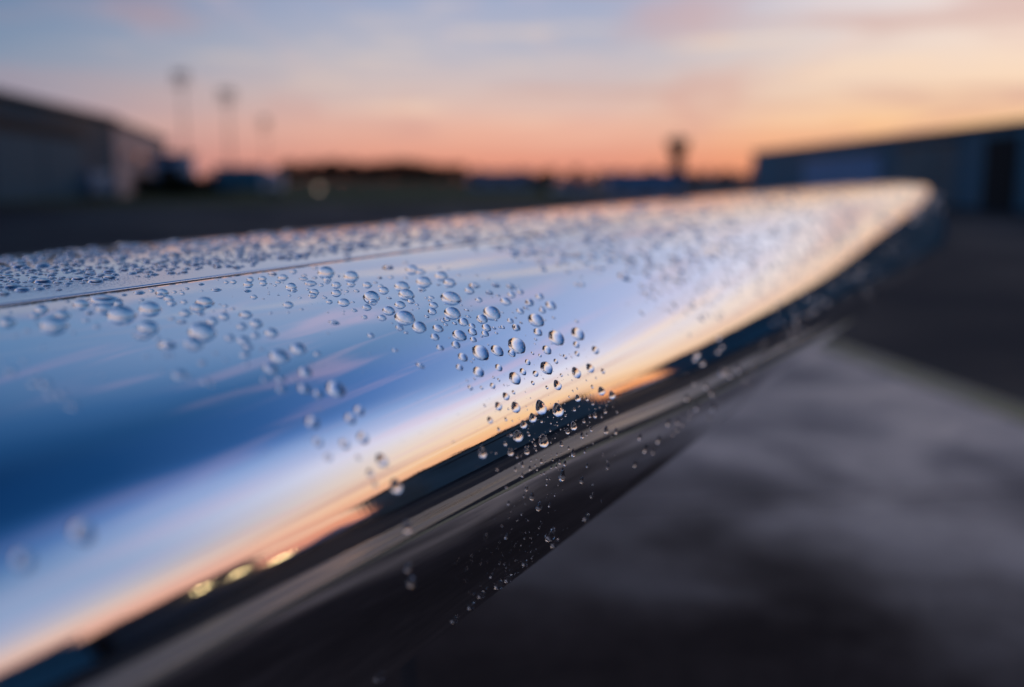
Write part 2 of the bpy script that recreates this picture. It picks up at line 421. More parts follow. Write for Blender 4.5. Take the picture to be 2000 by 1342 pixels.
MB().prism([(8.02, 17.1), (-3.0, 64), (-14, 61), (-12, 17.6)], 0, 6.95).build('annex_wall', M_BEIGE, root)
MB().prism([(8.3, 17.6), (-2.7, 64.3), (-14.3, 61.3), (-12.3, 17.6)], 6.955, 7.2).build('annex_roof', M_ROOF, root)
for q in range(4):
    a = Vector((8.0, 17.1)); d = (Vector((-3.0, 64)) - a).normalized(); n = Vector((d.y, -d.x)); p = a + d * (6 + 10 * q); e = p + d * 4.5
    MB().prism([tuple(p + n * .004), tuple(p + n * .06), tuple(e + n * .06), tuple(e + n * .004)], 3.2, 4.6).build('window', M_GLASSD, root)

# low buildings along the far side
def low_building(name, x, y, w, d, h, wall, label, rz=0.0, windows=3, cat='building'):
    r = tag(empty(name, (x, y, 0), rz), label, cat)
    MB().box(-w / 2, w / 2, -d / 2, d / 2, 0, h).build('wall', wall, r)
    MB().prism([(-w / 2 - .3, -d / 2 - .3), (w / 2 + .3, -d / 2 - .3), (w / 2 + .3, d / 2 + .3), (-w / 2 - .3, d / 2 + .3)], h + .005, h + .3).build('roof', M_ROOF, r)
    for i in range(windows):
        xc = -w / 2 + w * (i + .5) / windows
        MB().box(xc - w / windows * .28, xc + w / windows * .28, -d / 2 - .06, -d / 2 - .004, h * .35, h * .75).build('window', M_GLASSD, r)
    return r
low_building('blue_shed', -39.5, 118, 3.6, 4, 4.3, M_BLUEDOOR, 'small blue shed behind the dark bushes right of the beige annex', windows=1, cat='shed')
low_building('low_building', -2.0, 190, 12, 8, 2.9, M_VANBLUE, 'low pale blue building at the middle of the horizon, left of the dark bush')
low_building('low_building', 19.5, 150, 10.5, 7, 2.4, M_BLUEDOOR, 'low blue building at the foot of the tower, on its left')
low_building('low_building', 34, 210, 26, 8, 2.2, M_TEAL, 'low dark shed between the tower and the long blue hangar row', windows=4)

# control tower
r = tag(empty('control_tower', (37.6, 230, 0)), 'slender airfield control tower standing dark against the orange sky', 'tower')
MB().box(-3.0, 4.6, -3, 3, 0, 2.2).build('base_building', M_BRICK, r)
MB().tube([(0, 0, 2.2), (0, 0, 7.8)], [1.7, 1.45], 12).build('shaft', M_BRICK, r)
MB().tube([(0, 0, 7.8), (0, 0, 8.2), (0, 0, 8.25)], [1.6, 2.6, 2.6], 8).build('gallery', M_DARK, r)
MB().tube([(0, 0, 8.26), (0, 0, 10.1)], [2.1, 2.6], 8).build('cab_glass', M_GLASSD, r)
MB().tube([(0, 0, 10.11), (0, 0, 10.5), (0, 0, 10.9)], [2.9, 2.7, 0.8], 8).build('cab_roof', M_DARK, r)
MB().tube([(0, 0, 10.9), (0, 0, 12.6)], [0.12, 0.06], 6).build('mast', M_DARK, r)

def pol(az, d): return (math.sin(math.radians(az)) * d, math.cos(math.radians(az)) * d)
# floodlight masts
def mast(x, y, h, label, k=1.0):
    r = tag(empty('floodlight_mast', (x, y, 0)), label, 'floodlight mast', 'floodlight masts')
    MB().tube([(0, 0, 0), (0, 0, h)], [0.15 * k, 0.09 * k], 10).build('pole', M_GALV, r)
    MB().box(-1.1 * k, 1.1 * k, -.12, .12, h, h + .25).build('crossbar', M_GALV, r)
    for i in range(4):
        for j in range(2):
            MB().box((-1.0 + .55 * i) * k, (-.72 + .55 * i) * k, -.35, -.13, h + .3 - 1.15 * j, h + .75 - 1.15 * j).build('floodlight', M_GALV, r)
mast(-35.5, 110, 12.3, 'tallest floodlight mast, nearest the beige annex', .8)
mast(-31.2, 112, 10.6, 'floodlight mast in the middle of the three, above the parked truck', .85)
mast(-34, 140, 9.2, 'faint short floodlight mast, rightmost of the three', 0.6)

# vehicles
def wheel(r, x, y, rad=0.4, w=0.25):
    o = MB().tube([(x, y - w / 2, rad), (x, y + w / 2, rad)], [rad, rad], 14).build('wheel', M_RUBBER, r)
    MB().tube([(x, y - w / 2 - .01, rad), (x, y + w / 2 + .01, rad)], [rad * .5, rad * .5], 10).build('rim', M_GALV, o)
r = tag(empty('box_truck', (-26.8, 103, 0), 0.12), 'box truck with white cab and dark blue box parked on the grass', 'truck')
MB().box(-3.2, 1.3, -1.1, 1.1, .75, 2.9).build('cargo_box', M_BLUEWALL, r, bevel=.05)
MB().prism([(1.36, -1.0), (3.4, -1.0), (3.4, 1.0), (1.36, 1.0)], .5, [2.7, 2.2, 2.2, 2.7]).build('cab', M_WHITE, r, bevel=.08)
MB().box(1.9, 2.8, -1.03, -1.005, 1.4, 2.05).build('side_window', M_GLASSD, r)
MB().box(-3.2, 3.2, -.5, .5, .4, .74).build('chassis', M_DARK, r)
for x in (-2.2, 2.4):
    for y in (-.95, .95): wheel(r, x, y, .45)
r = tag(empty('van', (-36.3, 88, 0), 1.5), 'pale blue van parked by the corner of the left hangar', 'van')
MB().prism([(-2.4, -.9), (1.4, -.9), (1.4, .9), (-2.4, .9)], .35, 2.1).build('body', M_VANBLUE, r, bevel=.1)
MB().prism([(1.405, -.88), (2.4, -.88), (2.4, .88), (1.405, .88)], .35, [1.9, 1.1, 1.1, 1.9]).build('bonnet', M_VANBLUE, r, bevel=.06)
MB().box(.6, 1.3, -.93, -.905, 1.2, 1.8).build('side_window', M_GLASSD, r)
for x in (-1.6, 1.6):
    for y in (-.85, .85): wheel(r, x, y, .34)
def car(x, y, rz, mt, label):
    r = tag(empty('parked_car', (x, y, 0), rz), label, 'car', 'cars parked in the distance')
    MB().prism([(-2.1, -.85), (2.1, -.85), (2.1, .85), (-2.1, .85)], .3, .85).build('body', mt, r, bevel=.12)
    b = MB(); k = [(-1.5, -.75, .86), (1.0, -.75, .86), (1.0, .75, .86), (-1.5, .75, .86), (-1.0, -.62, 1.4), (.3, -.62, 1.4), (.3, .62, 1.4), (-1.0, .62, 1.4)]
    b.v = k; b.f = [(0, 3, 2, 1), (4, 5, 6, 7), (0, 1, 5, 4), (1, 2, 6, 5), (2, 3, 7, 6), (3, 0, 4, 7)]
    b.build('cabin', M_GLASSD, r, bevel=.05)
    for xx in (-1.3, 1.3):
        for yy in (-.78, .78): wheel(r, xx, yy, .31, .2)
car(6.2, 106, .3, M_WHITE, 'pale car in the distance, right of the dark round bush')
car(8.6, 112, -.2, M_BEIGE, 'beige car in the distance, left of the low blue building')

mast(*pol(46.9, 120), 9.0, 'slim floodlight mast mirrored in the orange gap between the hangars', .6)
mast(*pol(63.9, 110), 8.0, 'slim floodlight mast mirrored left of the teal hangar, by the parked aircraft', .6)
for hh, n_ in ((hb, 4), (hc, 3)):
    for q in range(n_):
        zt = 5.12 if hh is hb else 4.92
        MB().tube([(-1.0 if hh is hb else -5.0, -3.0 + 1.7 * q, zt), (-1.0 if hh is hb else -5.0, -3.0 + 1.7 * q, zt + .4 + .12 * (q % 2))], [.22, .16], 8).build('roof_vent', M_GALV, hh)

# trees and bushes : trunk + many small leaf clumps
def foliage(rad, hgt, n, z0, seed, leaf=0.35):
    rg = random.Random(seed); b = MB()
    lumps = [(rg.uniform(-.5, .5) * rad, rg.uniform(-.5, .5) * rad, z0 + hgt * rg.uniform(.15, .8), rg.uniform(.35, .6) * rad) for _ in range(7)]
    for _ in range(n):
        lx, ly, lz, lr = rg.choice(lumps)
        d = Vector((rg.gauss(0, 1), rg.gauss(0, 1), rg.gauss(0, .8))).normalized() * lr * rg.uniform(.6, 1.08)
        p = Vector((lx, ly, lz)) + d
        u = Vector((rg.gauss(0, 1), rg.gauss(0, 1), rg.gauss(0, 1))).normalized() * leaf * rg.uniform(.6, 1.3)
        w = u.cross(Vector((rg.gauss(0, 1), rg.gauss(0, 1), rg.gauss(0, 1)))).normalized() * leaf * .6
        k = len(b.v); b.v += [tuple(p - u), tuple(p + w), tuple(p + u), tuple(p - w)]; b.f.append((k, k + 1, k + 2, k + 3))
    return b
def tree(x, y, h, rad, label, cat='tree', name='tree', group=None, seed=1, n=700):
    r = tag(empty(name, (x, y, 0), seed * 1.3), label, cat, group)
    MB().tube([(0, 0, 0), (.1, 0, h * .35), (0, .1, h * .7)], [.05 * h ** .9, .035 * h ** .9, .01 * h], 8).build('trunk', M_BARK, r)
    foliage(rad, h * .85, n, h * .12, seed, leaf=.09 * rad + .1).build('crown', M_LEAF, r)
    return r
for i, (px, d, h, rad, lab) in enumerate([(300, 92, 1.5, 1.9, 'leftmost dark bush below the beige annex'), (342, 90, 1.7, 2.0, 'dark bush in front of the blue shed'),
                                         (385, 91, 1.5, 1.8, 'dark bush between the blue shed and the parked truck'), (1060, 120, 2.6, 1.5, 'dark round bush at the middle of the horizon'),
                                         (420, 104, 1.4, 1.6, 'low dark bush touching the tail of the parked truck')]):
    tree((px - 1000) / FPX * d, d, h, rad, lab, 'bush', 'bush', 'bushes at the grass edge', 20 + i, 420)
# the wood behind: tree things one beside the other
TL = []
xs = 560
while xs < 910:
    TL.append((xs, 9.6 + 0.5 * math.sin(xs * .05) - 0.02 * max(0, xs - 800))); xs += 13
xs = 915
while xs < 1490:
    TL.append((xs, 5.4 + 1.0 * math.sin(xs * .13))); xs += 21
xs = 150
while xs < 560:
    TL.append((xs, 5.6 + 1.2 * math.sin(xs * .09))); xs += 24
protos = []
for s in range(3):
    protos.append((foliage(3.6, 7.2, 620, 1.0, 50 + s, .5), s))
proto_me = []
for b, s in protos:
    me = bpy.data.meshes.new('crown'); me.from_pydata(b.v, [], b.f); me.materials.append(M_LEAF); proto_me.append(me)
tb = MB().tube([(0, 0, 0), (0, 0, 5)], [.3, .12], 6)
tme = bpy.data.meshes.new('trunk'); tme.from_pydata(tb.v, [], tb.f); tme.materials.append(M_BARK)
for i, (px, h) in enumerate(TL):
    d = 430 if 555 < px < 910 else 400
    D = d * (1 + .05 * math.sin(i * 2.1))
    k = h / 8.0
    r = empty('tree', ((px - 1000) / FPX * D, D, 0), i * 1.9); r.scale = (k * 1.15, k * 1.15, k)
    side = 'dark wood left of centre on the horizon' if 555 < px < 910 else ('low far tree line between centre and the long hangar' if px > 910 else 'far trees behind the masts and truck')
    tag(r, 'dark tree in the %s' % side, 'tree', side)
    for nm, me in (('crown', proto_me[i % 3]), ('trunk', tme)):
        o = bpy.data.objects.new(nm, me); COL.objects.link(o); o.parent = r
# same wood carries on along the right-hand horizon (seen only as a mirror picture)
fb = MB()
rg = random.Random(5)
for i in range(5200):
    a = math.radians(rg.uniform(30, 118)); D = 330 + rg.uniform(-6, 6)
    top = 5.2 + 1.8 * math.sin(a * 31) + 1.0 * math.sin(a * 83)
    p = Vector((math.sin(a) * D, math.cos(a) * D, rg.uniform(0, 1) ** .7 * top))
    u = Vector((rg.gauss(0, 1), rg.gauss(0, 1), rg.gauss(0, 1))).normalized() * 1.5
    w = u.cross(Vector((rg.gauss(0, 1), rg.gauss(0, 1), rg.gauss(0, 1)))).normalized() * 1.2
    k = len(fb.v); fb.v += [tuple(p - u), tuple(p + w), tuple(p + u), tuple(p - w)]; fb.f.append((k, k + 1, k + 2, k + 3))
tag(fb.build('far_wood', M_LEAF), 'far dark wood along the right horizon, seen mirrored in the metal', 'wood', kind='stuff')
# small airfield edge lamp in the grass
r = tag(empty('edge_lamp', ((627 - 1000) / FPX * 70, 70, 0)), 'small glowing airfield lamp on the grass before the dark wood', 'lamp')
MB().tube([(0, 0, 0), (0, 0, .8)], [.04, .04], 8).build('stem', M_DARK, r)
MB().ball((0, 0, .93), .11).build('lamp_glass', M_SMALLLAMP, r, smooth=True)

# parked light aircraft (seen mirrored)
def light_plane(x, y, rz, label, low=True, k=1.0):
    r = tag(empty('parked_aircraft', (x, y, 0), rz), label, 'aircraft', 'parked light aircraft'); r.scale = (k, k, k)
    MB().tube([(3.4, 0, 1.15), (3.1, 0, 1.2), (2.2, 0, 1.3), (.6, 0, 1.45), (-1.0, 0, 1.4), (-3.2, 0, 1.35), (-4.4, 0, 1.4)], [.12, .36, .52, .62, .5, .24, .1], 12).build('fuselage', M_WHITE, r, smooth=True)
    MB().tube([(1.5, 0, 1.75), (.7, 0, 1.98), (-.6, 0, 1.85)], [.1, .32, .1], 10).build('canopy', M_GLASSD, r, smooth=True)
    for s in (-1, 1):
        b = MB(); z = .95 if low else 1.95
        b.v = [(1.1, .3 * s, z), (-.5, .3 * s, z), (-.35, 5.2 * s, z + .35), (.7, 5.2 * s, z + .35), (1.1, .3 * s, z + .16), (-.5, .3 * s, z + .05), (-.35, 5.2 * s, z + .38), (.7, 5.2 * s, z + .45)]
        b.f = [(0, 1, 2, 3), (7, 6, 5, 4), (0, 3, 7, 4), (3, 2, 6, 7), (2, 1, 5, 6), (1, 0, 4, 5)]
        b.build('wing', M_WHITE, r)
        MB().tube([(0.1, 1.3 * s, .3), (.1, 1.25 * s, 1.0)], [.04, .05], 6).build('gear_leg', M_DARK, r)
        MB().tube([(.1, 1.3 * s - .08, .22), (.1, 1.3 * s + .08, .22)], [.22, .22], 12).build('wheel', M_RUBBER, r)
    b = MB(); b.v = [(-3.2, -.05, 1.45), (-4.4, -.05, 1.45), (-4.7, -.05, 2.75), (-4.0, -.05, 2.75), (-3.2, .05, 1.45), (-4.4, .05, 1.45), (-4.7, .05, 2.75), (-4.0, .05, 2.75)]
    b.f = [(0, 1, 2, 3), (7, 6, 5, 4), (0, 3, 7, 4), (3, 2, 6, 7), (2, 1, 5, 6), (1, 0, 4, 5)]
    b.build('tail_fin', M_WHITE, r)
    MB().box(-4.85, -4.1, -1.5, 1.5, 2.755, 2.84).build('tailplane', M_WHITE, r)
    MB().tube([(2.9, 0, .25), (2.9, 0, 1.0)], [.05, .05], 6).build('nose_leg', M_DARK, r)
    MB().tube([(2.9, -.08, .2), (2.9, .08, .2)], [.2, .2], 12).build('nose_wheel', M_RUBBER, r)
    MB().box(3.4, 3.46, -.08, .08, .35, 1.95).build('propeller', M_DARK, r)
light_plane(*pol(67.0, 40), math.radians(-20), 'white T-tailed aircraft, mirrored beside the lamps in the metal')
light_plane(*pol(62.6, 44), math.radians(155), 'white low-winged aircraft, mirrored left of the teal hangar')
light_plane(*pol(46.4, 75), math.radians(60), 'small aircraft mirrored in the orange gap between the hangars')

# ------------------------------------------------------------------ the wing
def c2w(p):
    x, y, z = p
    return Vector((x, z * math.cos(PITCH) + y * math.sin(PITCH), CAMH - z * math.sin(PITCH) + y * math.cos(PITCH)))
Z0 = 0.45; ZA = 8.0
# airfoil section (4.3 cm of wing = 185 units) and the taper apex its generators run to
PROF = [(-3300, 1128), (-2900, 990), (-2300, 802), (-1700, 672), (-1200, 600), (-800, 566), (-400, 548), (-100, 543), (150, 546), (380, 553), (560, 563), (720, 578),
        (850, 602), (950, 636), (1025, 684), (1075, 742), (1103, 808), (1112, 876), (1100, 950), (1070, 1034), (1014, 1122), (920, 1200), (760, 1266), (500, 1308),
        (150, 1332), (-300, 1340), (-900, 1334), (-1600, 1306), (-2300, 1256), (-2900, 1190), (-3300, 1134)]
AP_T = np.array((1930, 338.)); AP_N = np.array((1930, 414.)); AP_B = np.array((1900, 418.))
def profile(n):
    p = np.array(PROF, float); mm = len(p)
    d = np.r_[0, np.cumsum(np.linalg.norm(np.diff(p, axis=0), axis=1) ** 0.5)]
    tg = np.zeros_like(p); tg[1:-1] = (p[2:] - p[:-2]) / (d[2:] - d[:-2])[:, None]
    tg[0] = (p[1] - p[0]) / (d[1] - d[0]); tg[-1] = (p[-1] - p[-2]) / (d[-1] - d[-2])
    out = []
    for x in np.linspace(0, d[-1], n):
        k = min(max(int(np.searchsorted(d, x)) - 1, 0), mm - 2); h = d[k + 1] - d[k]; u = (x - d[k]) / h
        out.append((2*u**3 - 3*u*u + 1) * p[k] + (u**3 - 2*u*u + u) * h * tg[k] + (-2*u**3 + 3*u*u) * p[k+1] + (u**3 - u*u) * h * tg[k+1])
    return np.array(out)
NP = 420
PR = profile(NP)
# light smoothing keeps the mirror free of kinks
for _ in range(60):
    PR[1:-1] = 0.5 * PR[1:-1] + 0.25 * (PR[:-2] + PR[2:])
i_nose = int(np.argmax(PR[:, 0]))
arc = np.r_[0, np.cumsum(np.linalg.norm(np.diff(PR, axis=0), axis=1))]; arc = (arc - arc[i_nose]) / 350.
def apex_w(q):
    if q < 0:
        w = 1 / (1 + math.exp((q + 1.0) * 3.0)); return AP_N * (1 - w) + AP_T * w
    w = 1 / (1 + math.exp(-(q - 1.0) * 3.0)); return AP_N * (1 - w) + AP_B * w
AX = np.array([apex_w(q) for q in arc])
def sec(uv, z):
    return np.stack([(uv[:, 0] - 1000) / FPX * z, -(uv[:, 1] - 671) / FPX * z, np.full(len(uv), z)], 1)
Q0 = sec(PR, Z0); Q1 = sec(AX, ZA)
ZT, ZE = 2.7, 4.4
DROOP = np.array([1 / (1 + math.exp(-(q_ + 0.62) * 6.0)) * (1 - 0.95 / (1 + math.exp(-(q_ - 0.7) * 4.0))) for q_ in arc])
def station(z):
    q = Q0 + (Q1 - Q0) * (z - Z0) / (ZA - Z0)
    if z > 0.42:     # washout: the nose drops towards the tip
        gg = (1 / z - 1 / ZA) / (1 / 0.42 - 1 / ZA); x_ = min(1, (1 - gg) / 0.40); x_ = x_ * x_ * (3 - 2 * x_)
        q = q.copy(); q[:, 1] -= DROOP * 31 * x_ / FPX * z
    if z > ZT:
        tt = (z - ZT) / (ZE - ZT); k = max(1 - tt ** 2.2, 0) ** 0.5
        c = q[i_nose] * 0.6 + 0.4 * q[0] ; c = c.copy()
        ctr = 0.5 * (q.max(0) + q.min(0)); c[1] = ctr[1] + 0.012
        ky = k ** 0.8
        q = np.stack([c[0] + (q[:, 0] - c[0]) * k, c[1] + (q[:, 1] - c[1]) * ky, q[:, 2]], 1)
    return q
zs = np.concatenate([np.linspace(-1.3, 0.06, 26), np.geomspace(0.075, ZT, 190)[:], ZT + (ZE - ZT) * np.sin(np.linspace(0, math.pi / 2, 42))[1:]])
G = np.array([station(z) for z in zs])          # stations x profile x 3 (camera frame)
cp, sp_ = math.cos(PITCH), math.sin(PITCH)
GW = np.stack([G[..., 0], G[..., 2] * cp + G[..., 1] * sp_, CAMH - G[..., 2] * sp_ + G[..., 1] * cp], -1)
WROOT = Vector(GW[0, i_nose])
wing = tag(empty('aircraft_wing', WROOT), 'polished metal aircraft wing covered in rain drops, filling the foreground', 'wing')
# outward normals
dzv = np.gradient(GW, axis=0); dpv = np.gradient(GW, axis=1)
NR = np.cross(dzv, dpv); NR /= np.maximum(np.linalg.norm(NR, axis=2, keepdims=True), 1e-12)
if NR[60, i_nose, 0] < 0: NR = -NR
def skin(name, i0, i1, material, lip0, lip1, parent):
    """one sheet of skin from profile index i0 to i1 with folded edges"""
    pts = GW[:, i0:i1 + 1]; nr = NR[:, i0:i1 + 1]
    cols = []
    if lip0: cols += [pts[:, 0] - nr[:, 0] * 0.0030, pts[:, 0] - nr[:, 0] * 0.0006]
    cols += [pts[:, j] for j in range(pts.shape[1])]
    if lip1: cols += [pts[:, -1] - nr[:, -1] * 0.0006, pts[:, -1] - nr[:, -1] * 0.0030]
    A = np.stack(cols, 1) - np.array(WROOT)
    ns, npp = A.shape[:2]
    V = A.reshape(-1, 3)
    idx = np.arange(ns * npp).reshape(ns, npp)
    Fq = np.stack([idx[:-1, :-1], idx[:-1, 1:], idx[1:, 1:], idx[1:, :-1]], -1).reshape(-1, 4)
    me = bpy.data.meshes.new(name); me.from_pydata(V.tolist(), [], Fq.tolist()); me.update()
    me.materials.append(material); me.polygons.foreach_set('use_smooth', [True] * len(me.polygons))
    # orient outward
    o = bpy.data.objects.new(name, me); COL.objects.link(o); o.parent = parent
    k = len(me.polygons) // 2
    j = (k % (npp - 1)); s_ = k // (npp - 1)
    nn = me.polygons[k].normal
    ref = NR[s_, min(i0 + j, i1)]
    if nn.dot(Vector(ref)) < 0: me.flip_normals()
    return o
top = PR[:i_nose]
i_seam = int(np.argmin(np.abs(top[:, 0] - 352)))
i_low = i_nose + int(np.argmin(np.abs(PR[i_nose:, 0] + 500)))
# snap a narrow gap: shift profile columns next to the seam
GAP = 0.0065
for arr_i, sgn in ((i_seam - 1, -1), (i_seam, 1)):
    pass
dirv = GW[:, i_seam] - GW[:, i_seam - 1]; dl = np.linalg.norm(dirv, axis=1, keepdims=True); dirv = dirv / np.maximum(dl, 1e-9)
mid_ = 0.5 * (GW[:, i_seam] + GW[:, i_seam - 1])
seam_mid = mid_.copy(); seam_n = NR[:, i_seam].copy()
GW[:, i_seam - 1] = mid_ - dirv * GAP * .5; GW[:, i_seam] = mid_ + dirv * GAP * .5
skin('leading_edge_skin', i_seam, i_low, M_METAL, True, False, wing)
skin('upper_skin', 0, i_seam - 1, M_METAL2, False, True, wing)
skin('lower_skin', i_low, NP - 1, M_METAL2, False, False, wing)
# sealant strip sitting in the seam
def strip(name, off, half, depth, material):
    A = seam_mid - dirv * half - seam_n * depth; B = seam_mid + dirv * half - seam_n * depth
    V = np.concatenate([A, B]) - np.array(WROOT); n = len(A)
    f = [(i, i + 1, n + i + 1, n + i) for i in range(n - 1)]
    me = bpy.data.meshes.new(name); me.from_pydata(V.tolist(), [], f); me.materials.append(material)
    o = bpy.data.objects.new(name, me); COL.objects.link(o); o.parent = wing
strip('seam_sealant', 0, 0.0031, 0.0004, M_SEAL)
# root closing rib and trailing edge closure
V = (GW[0] - np.array(WROOT)).tolist()
me = bpy.data.meshes.new('root_rib'); me.from_pydata(V, [], [tuple(range(len(V)))]); me.materials.append(M_RIB)
o = bpy.data.objects.new('root_rib', me); COL.objects.link(o); o.parent = wing
te = np.concatenate([GW[:, 0], GW[:, -1]]) - np.array(WROOT); n = len(GW)
me = bpy.data.meshes.new('trailing_edge'); me.from_pydata(te.tolist(), [], [(i, i + 1, n + i + 1, n + i) for i in range(n - 1)]); me.materials.append(M_METAL2)
o = bpy.data.objects.new('trailing_edge', me); COL.objects.link(o); o.parent = wing

# ray lookup on the wing surface
idx = np.arange(GW.shape[0] * GW.shape[1]).reshape(GW.shape[:2])
i_s0 = int(np.argmin(np.abs(zs - 0.12)))
Fq = np.stack([idx[i_s0:-1, :-1], idx[i_s0:-1, 1:], idx[i_s0 + 1:, 1:], idx[i_s0 + 1:, :-1]], -1).reshape(-1, 4)
GV = GW.reshape(-1, 3)
BVH = BVHTree.FromPolygons([Vector(v) for v in GV], Fq.tolist())
NV = NR.reshape(-1, 3)
CAMP = Vector((0, 0, CAMH))
def hit(u, v):
    d = (c2w(((u - 1000) / FPX, -(v - 671) / FPX, 1.0)) - CAMP)
    zf = d.length; d.normalize()
    p, n, fi, dist = BVH.ray_cast(CAMP, d)
    if p is None: return None
    nn = Vector(NV[Fq[fi]].mean(0)).normalized()
    if nn.dot(d) > 0: return None
    return p, nn, dist / zf

# ------------------------------------------------------------------ drops
def drop_verts(nl, ns, hr, kind='bead', seed=0):
    """unit footprint radius; z up along the surface normal; +y up the slope"""
    rg = random.Random(seed)
    a2, a3, p2, p3 = rg.uniform(0, .05), rg.uniform(0, .03), rg.uniform(0, 6), rg.uniform(0, 6)
    if kind == 'merged': a2, a3 = rg.uniform(.12, .22), rg.uniform(.08, .16)
    # sphere cap of height hr : radius of sphere
    R = (1 + hr * hr) / (2 * hr); th_max = math.atan2(1, R - hr) if hr < R else math.pi - math.atan2(1, hr - R)
    V = [(0, 0, hr)]
    for i in range(1, nl + 1):
        th = th_max * i / nl
        rr = R * math.sin(th); z = R * math.cos(th) - (R - hr)
        for j in range(ns):
            ph = 2 * math.pi * j / ns
            k = 1 + (a2 * math.cos(2 * ph + p2) + a3 * math.cos(3 * ph + p3))
            x = rr * k * math.cos(ph); y = rr * k * math.sin(ph); zz = z
            if kind == 'tear':
                if y > 0: x *= 1 - .30 * y * y; y *= 1.55; zz *= 1 - .38 * min(1, y / 1.5)
                else: zz *= 1.12; y *= 1.05
            elif kind == 'sag':
                if y > 0: y *= 1.22; zz *= 1 - .16 * min(1, y)
                else: zz *= 1.08; y *= 1.06
            V.append((x, y, zz))
    # skirt just inside the metal so that no sliver of air is left
    for j in range(ns):
        x, y, z = V[1 + (nl - 1) * ns + j]; V.append((x * .97, y * .97, -0.10))
    Fc = [(0, 1 + j, 1 + (j + 1) % ns) for j in range(ns)]
    for i in range(nl):
        for j in range(ns):
            a = 1 + i * ns + j; b = 1 + i * ns + (j + 1) % ns
            Fc.append((a, a + ns, b + ns, b))
    Fc.append(tuple(1 + nl * ns + j for j in range(ns))[::1])
    return V, Fc
def drop_mesh(*a, **k):
    V, Fc = drop_verts(*a, **k)
    me = bpy.data.meshes.new('water_drop'); me.from_pydata(V, [], Fc)
    bm = bmesh.new(); bm.from_mesh(me); bmesh.ops.recalc_face_normals(bm, faces=bm.faces); bm.to_mesh(me); bm.free()
    me.materials.append(M_WATER); me.polygons.foreach_set('use_smooth', [True] * len(me.polygons)); return me
BEADS = [drop_mesh(12, 28, random.uniform(.64, .80), 'bead', s) for s in range(8)]
FLAT = [drop_mesh(12, 28, .36, 'bead', 31), drop_mesh(12, 28, .40, 'merged', 32)]
SAGS = [drop_mesh(12, 28, random.uniform(.72, .86), 'sag', 40 + s) for s in range(5)]
TEARS = [drop_mesh(12, 28, random.uniform(.55, .62), 'tear', 60 + s) for s in range(3)]
MERGED = [drop_mesh(12, 28, random.uniform(.45, .55), 'merged', 80 + s) for s in range(4)]

D = []   # (u, v, width, kind)
def add(ox, oy, s, lst):
    for q in lst: D.append((ox + q[0] / s, oy + q[1] / s, q[2] / s, q[3] if len(q) > 3 else ''))
S = 5.711
add(0, 480, S, [(1165,575,335,'F'),(907,640,165),(1165,690,170),(1357,750,260),(1675,685,215),(1325,640,90),(1380,540,75,'F'),(1380,610,22),(750,615,60),(605,865,260),(700,760,150),(715,695,60),
 (465,700,125),(395,770,110),(405,860,55),(108,740,60),(85,840,150),(1000,740,90,'M'),(960,825,80),(1080,895,80),(1405,858,65),(1515,915,50),(1660,920,190),(1600,1000,150,'M'),(1870,1110,170,'M'),
 (1760,1040,70),(1850,1210,70),(1640,1225,70),(310,945,70),(175,1010,70),(825,960,50),(1230,900,30),(1555,510,115,'F'),(1690,495,60),(1810,515,125),(1790,550,85),(1945,512,50,'F'),
 (1885,583,100),(1918,632,95),(1582,598,60),(1550,635,35),(1645,560,18),(1750,610,15),(1615,825,35),(1910,805,75,'M'),(1525,770,20),(605,705,40),(1050,688,35),(1015,665,20)])
add(350, 480, S, [(15,495,30),(38,528,55,'M'),(82,473,60,'F'),(245,422,65,'F'),(255,500,30),(415,480,105,'F'),(55,620,75),(285,615,175),(205,680,150),(68,740,125),(240,750,85,'M'),(265,785,30),(455,650,35),
 (515,665,60),(598,698,55),(412,695,20),(380,722,35),(342,702,15),(512,720,45),(505,780,105),(372,830,120),(565,850,35),(745,757,130),(700,890,105),(860,855,130),(855,920,60),(850,1000,90),
 (1030,975,130),(565,1030,100),(720,1060,120),(770,1130,100),(735,1220,100),(260,970,250),(160,1100,170),(250,1120,60),(30,835,90,'M'),(155,870,50),(410,1200,60),(260,1310,90),(920,1155,60),
 (1120,1240,190),(1330,1155,150),(1540,1210,75),(750,1325,70),(985,1325,80),(1470,1310,50),(1600,1330,50),(835,565,72),(760,495,80,'F'),(940,590,30,'F'),(1000,525,22),(1000,508,16),(982,470,22),
 (1020,422,30,'F'),(1072,440,36,'F'),(1105,548,28,'M'),(1233,553,34),(1347,577,38),(1365,705,46),(1398,675,14),(1218,650,100),(1142,642,12),(1480,648,14),(1020,748,40),(1218,742,36),(127,567,14),
 (1490,548,85),(1510,510,95),(1435,485,35),(1465,500,20),(1675,620,65),(1625,575,52),(1605,555,20),(1755,520,100),(1755,430,95),(1800,490,40),(1837,622,120),(1938,625,40),(1870,505,45),
 (1820,690,12),(1837,730,26),(1835,762,26),(1955,715,60,'M'),(1730,845,110,'F'),(1250,450,110),(1280,490,65),(770,425,95),(795,370,70),(930,360,80),(940,410,75),(525,403,50),(605,398,62),
 (1045,305,95,'M'),(1160,345,100),(1105,400,60,'F'),(1155,410,25),(1275,280,70),(1385,360,75,'M'),(1395,325,55),(1465,410,105,'M'),(1510,350,60),(1585,435,50),(1655,370,80),(1650,400,60),
 (1640,285,160),(1920,330,150),(1920,420,85),(1515,240,60),(1980,500,60),(1775,335,40,'M'),(940,435,18),(430,382,25),(1840,545,14)])
